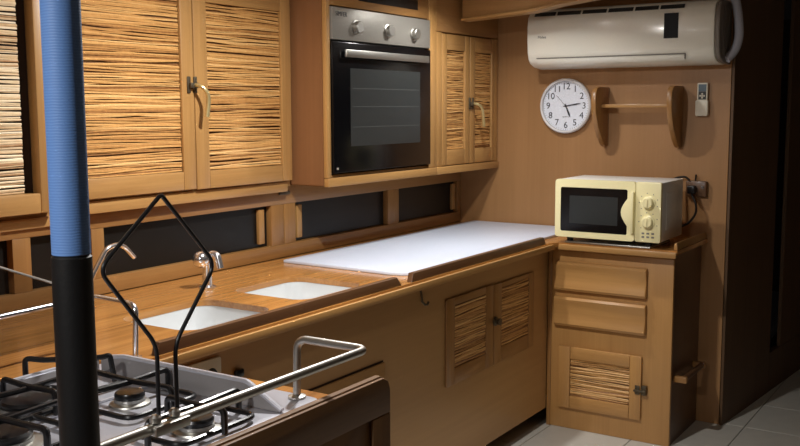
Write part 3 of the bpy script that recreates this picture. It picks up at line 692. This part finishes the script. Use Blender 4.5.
# ------------------------------------------------------------------ remote in its holder
t = thing('remote_control', 'small white remote control in a wall holder near the passage', 'remote control', (BW-0.015, 1.266, 1.49))
fm = faceX(BW)
g = nb(); prism(g, rrect(1.243, 1.292, 1.505, 1.643, 0.006), lambda u, v, s: fm(u, s, v), 0.005, 0.022, 0.003); rb = obj('remote_body', g, 'remote_white', t)
g = nb(); fbox(g, fm, 1.2495, 1.2855, 0.0222, 0.0232, 1.603, 1.636); obj('screen', g, 'lcd', rb, False)
g = nb(); fbox(g, fm, 1.2495, 1.2855, 0.0222, 0.0228, 1.565, 1.6025); kp = obj('key_pad', g, 'black_plastic', rb, False)
for du, dz in ((0, 0), (-0.009, 0), (0.009, 0), (0, 0.009), (0, -0.009)):
    g = nb(); lathe(g, [(0.0045, 0), (0.004, 0.002), (0, 0.002)], fm(1.2675+du, 0.023, 1.582+dz), 'x', 12); obj('button', g, 'remote_white', rb)
g = nb(); prism(g, rrect(1.238, 1.297, 1.487, 1.563, 0.009), lambda u, v, s: fm(u, s, v), 0.0006, 0.03, 0.004); obj('holder', g, 'remote_white', t)

# ------------------------------------------------------------------ stove block
t = thing('stove_cabinet', 'dark wooden framed panel front of the stove counter', 'cabinet', (1.2, 1.16, 0.0))
YS = 1.136; PT = 0.949
def rc(x, z): return [(x, z-0.03), (x-0.008, z-0.010), (x-0.027, z)]
g = nb(); prism(g, [(0.5, 0.05), (1.70, 0.05)]+rc(1.70, PT)+[(0.5, PT)], lambda u, v, s: Vector((u, s, v)), YS, YS+0.016, 0.003); obj('front_panel', g, 'stove_x', t)
g = nb(); prism(g, [(0.5, PT-0.085), (1.698, PT-0.085)]+rc(1.698, PT-0.003)+[(0.5, PT-0.003)], lambda u, v, s: Vector((u, s, v)), YS-0.01, YS-0.0002, 0.003); obj('top_rail', g, 'stove_x', t)
g = nb(); box(g, 1.63, 1.698, YS-0.01, YS-0.0002, 0.06, PT-0.0855, 0.003); obj('stile', g, 'stove_z', t)
g = nb(); box(g, 1.595, 1.61, 1.176, 1.846, 0.001, CT-0.0205, 0.002); obj('end_panel', g, 'veneer_front', t)

HT = CT+0.012
t = thing('gas_hob', 'steel four-burner gas hob with black wire pan supports and grey side shield', 'hob', (1.15, 1.58, CT))
g = nb(); prism(g, rrect(0.66, 1.56, 1.205, 1.835, 0.03), lambda u, v, s: Vector((u, v, s)), CT+0.0006, HT, 0.004); tr = obj('hob_tray', g, 'hob_steel', t)
g = nb(); box(g, 0.68, 1.50, 1.578, 1.588, HT+0.0003, HT+0.006, 0.002); obj('tray_ridge', g, 'hob_steel', tr)
# raised shields: right side (sloping to the front) and back
g = nb(); prism(g, [(1.757, HT+0.0004), (1.757, HT+0.038), (1.68, HT+0.050), (1.315, HT+0.050), (1.305, HT+0.047), (1.222, HT+0.004), (1.222, HT+0.0004)], lambda u, v, s: Vector((s, u, v)), 1.434, 1.444, 0.002); sh = obj('side_shield', g, 'shield_grey', t, True, 'raised grey side shield')
g = nb(); tube(g, rpath([(1.439, 1.757, HT+0.039), (1.439, 1.68, HT+0.051), (1.439, 1.31, HT+0.051), (1.439, 1.218, HT+0.005)], 0.01), 0.006, 10); obj('shield_edge', g, 'hob_steel', sh)
g = nb(); box(g, 0.67, 1.433, 1.76, 1.768, HT+0.0004, HT+0.038, 0.002); sh = obj('back_shield', g, 'shield_grey', t, True, 'low grey back shield')
g = nb(); tube(g, [(0.67, 1.764, HT+0.039), (1.439, 1.764, HT+0.039)], 0.005, 8); obj('shield_edge', g, 'hob_steel', sh)
def burner(x, y, r):
    b = None
    g = nb(); lathe(g, [(r*1.35, 0.0004), (r*1.3, 0.004), (r*1.0, 0.007), (r*1.0, 0.014), (0, 0.014)], (x, y, HT), 'z', 32); b = obj('burner', g, 'steel', t)
    g = nb(); lathe(g, [(r*0.95, 0.0145), (r*0.98, 0.022), (r*0.9, 0.027), (0, 0.029)], (x, y, HT), 'z', 32); obj('burner_cap', g, 'black_enamel', b)
    g = nb(); tube(g, [(x+r*1.15, y+0.01, HT+0.006), (x+r*1.15, y+0.01, HT+0.024)], 0.003, 8); obj('igniter', g, 'chrome', b)
BUR = [(1.175, 1.665, 0.058), (1.315, 1.525, 0.032), (1.02, 1.53, 0.055), (1.27, 1.29, 0.036)]
for b in BUR: burner(*b)
GZ = HT+0.050; WR = 0.0064
def support(x, y, ax, ay):
    """wire pan support: low frame and two bent bars that cross over the burner"""
    g = nb(); hw, hh = ax*0.86, ay*0.86
    tube(g, rpath([(x-hw, y-hh, HT+0.012), (x+hw, y-hh, HT+0.012), (x+hw, y+hh, HT+0.012), (x-hw, y+hh, HT+0.012)], 0.03, 5, True), WR*0.9, 8, closed=True)
    s = obj('pan_support', g, 'black_enamel', t, True, 'black wire pan support')
    for dx, dy, dz in ((ax, 0, 0), (0, ay, 0.004)):
        g = nb(); tube(g, rpath([(x-dx, y-dy, HT+0.006), (x-dx, y-dy, GZ+dz), (x, y, GZ+dz-0.004), (x+dx, y+dy, GZ+dz), (x+dx, y+dy, HT+0.006)], 0.014, 5), WR, 8); obj('cross_bar', g, 'black_enamel', s)
support(1.175, 1.665, 0.125, 0.085); support(1.315, 1.525, 0.108, 0.125)
support(1.02, 1.53, 0.13, 0.13); support(1.27, 1.29, 0.12, 0.075)
g = nb(); tube(g, rpath([(1.258, 1.79, HT+0.006), (1.258, 1.79, 0.99), (1.285, 1.76, 0.984), (1.37, 1.672, 0.984), (1.381, 1.661, 0.988), (1.388, 1.655, HT+0.006)], 0.012, 5), WR, 8); obj('rear_wire', g, 'black_enamel', t, True)
# smoked glass lid raised on the left
g = nb()
LA, LB, LC, LD = Vector((0.85, 1.836, 0.995)), Vector((1.43, 1.836, 0.995)), Vector((1.43, 1.842, 1.108)), Vector((0.85, 1.842, 1.352))
nrm = (LB-LA).cross(LD-LA).normalized()*0.003
vv = [g.verts.new(q+nrm) for q in (LA, LB, LC, LD)]+[g.verts.new(q-nrm) for q in (LA, LB, LC, LD)]
for f in ((0, 1, 2, 3), (7, 6, 5, 4), (0, 4, 5, 1), (1, 5, 6, 2), (2, 6, 7, 3), (3, 7, 4, 0)): g.faces.new([vv[i] for i in f])
bmesh.ops.recalc_face_normals(g, faces=g.faces); gl = obj('glass_lid', g, 'smoked', t, False, 'raised smoked glass lid')
g = nb(); tube(g, [LD+Vector((0, 0, 0.002)), LC+Vector((0, 0, 0.002))], 0.0028, 8); obj('lid_edge', g, 'steel', gl)
for x in (0.98, 1.40):
    g = nb(); box(g, x, x+0.022, 1.826, 1.832, HT-0.002, 1.03, 0.002); obj('hinge_arm', g, 'steel', gl)

# guard rails round the stove
RZ = 1.042
def foot(parent, x, y):
    g = nb(); lathe(g, [(0.019, 0.0), (0.019, 0.004), (0.01, 0.007)], (x, y, CT+0.0128), 'z', 20); obj('rail_foot', g, 'steel', parent)
t = thing('stove_guard_rail', 'steel guard rail along the front of the stove', 'rail', (1.2, 1.1, CT+0.0125))
g = nb(); tube(g, rpath([(1.535, 1.257, CT+0.02), (1.548, 1.265, RZ), (1.55, 1.085, RZ), (0.45, 1.085, RZ)], 0.028, 8), 0.0085, 14); obj('rail_tube', g, 'steel', t); foot(t, 1.535, 1.257)
t = thing('stove_guard_rail', 'chrome guard rail along the back of the stove by the taps', 'rail', (1.2, 1.95, CT+0.0125))
g = nb(); tube(g, rpath([(1.605, 1.835, CT+0.002), (1.612, 1.834, RZ), (1.625, 2.01, RZ), (1.34, 1.995, RZ), (0.6, 1.97, RZ)], 0.03, 8), 0.0075, 14); obj('rail_tube', g, 'chrome', t)
g = nb(); lathe(g, [(0.017, 0.0), (0.017, 0.004), (0.009, 0.007)], (1.605, 1.835, CT+0.0005), 'z', 20); obj('rail_foot', g, 'chrome', t)

# bent-wire diamond holder clamped to the front rail
t = thing('wire_holder', 'black bent-wire diamond-shaped holder clamped on the stove rail', 'holder', (1.0, 1.085, 1.03))
K = 1.0236
def DP(x, z): return Vector((x*K, 1.085, CZ+(z-CZ)*K))
g = nb()
apex = DP(0.987, 1.402)
lhs = rpath([DP(0.968, 1.066), DP(0.969, 1.178), DP(0.868, 1.306), apex], 0.022, 6); rhs = rpath([apex, DP(1.096, 1.283), DP(1.005, 1.172), DP(1.006, 1.066)], 0.022, 6)
tube(g, rpath(lhs[:-1]+[apex]+rhs[1:], 0.006, 3), 0.0034, 10)
obj('wire_loop', g, 'black_wire', t)
g = nb(); box(g, 0.968, 1.04, 1.066, 1.076, 1.034, 1.05, 0.002); obj('clamp', g, 'steel', t)
for x in (0.984, 1.023):
    g = nb(); lathe(g, [(0.009, 0), (0.009, 0.008), (0.005, 0.012), (0, 0.012)], (x, 1.085, 1.0508), 'z', 16); obj('collar', g, 'steel', t)

# ------------------------------------------------------------------ blue wrapped pole
PX, PY, PR = 0.7695, 0.9895, 0.0237
t = thing('support_pole', 'vertical pole wrapped in blue cord above a black sleeve', 'pole', (PX, PY, 0))
g = nb(); lathe(g, [(PR-0.003, 0.0005), (PR-0.003, CEIL-0.001)], (PX, PY, 0), 'z', 28); obj('core', g, 'steel', t)
g = nb(); lathe(g, [(PR+0.0008, 0.012), (PR+0.0015, 0.02), (PR+0.0012, 1.3435), (PR-0.002, 1.3465)], (PX, PY, 0), 'z', 32); obj('sleeve', g, 'sleeve', t, True, 'black lower sleeve')
g = nb()
pr = []; z = 1.3475
while z < CEIL-0.02:
    pr += [(PR-0.00006, z), (PR+0.00006, z+0.0017), (PR-0.00006, z+0.0034)]; z += 0.0035
lathe(g, [(PR-0.0028, 1.347)]+pr+[(PR-0.0028, z)], (PX, PY, 0), 'z', 28); obj('cord_wrap', g, 'blue_wrap', t, True, 'tightly wound blue cord')
g = nb(); lathe(g, [(0.055, 0.0005), (0.055, 0.006), (PR+0.004, 0.011)], (PX, PY, 0), 'z', 28); obj('base_flange', g, 'steel', t)
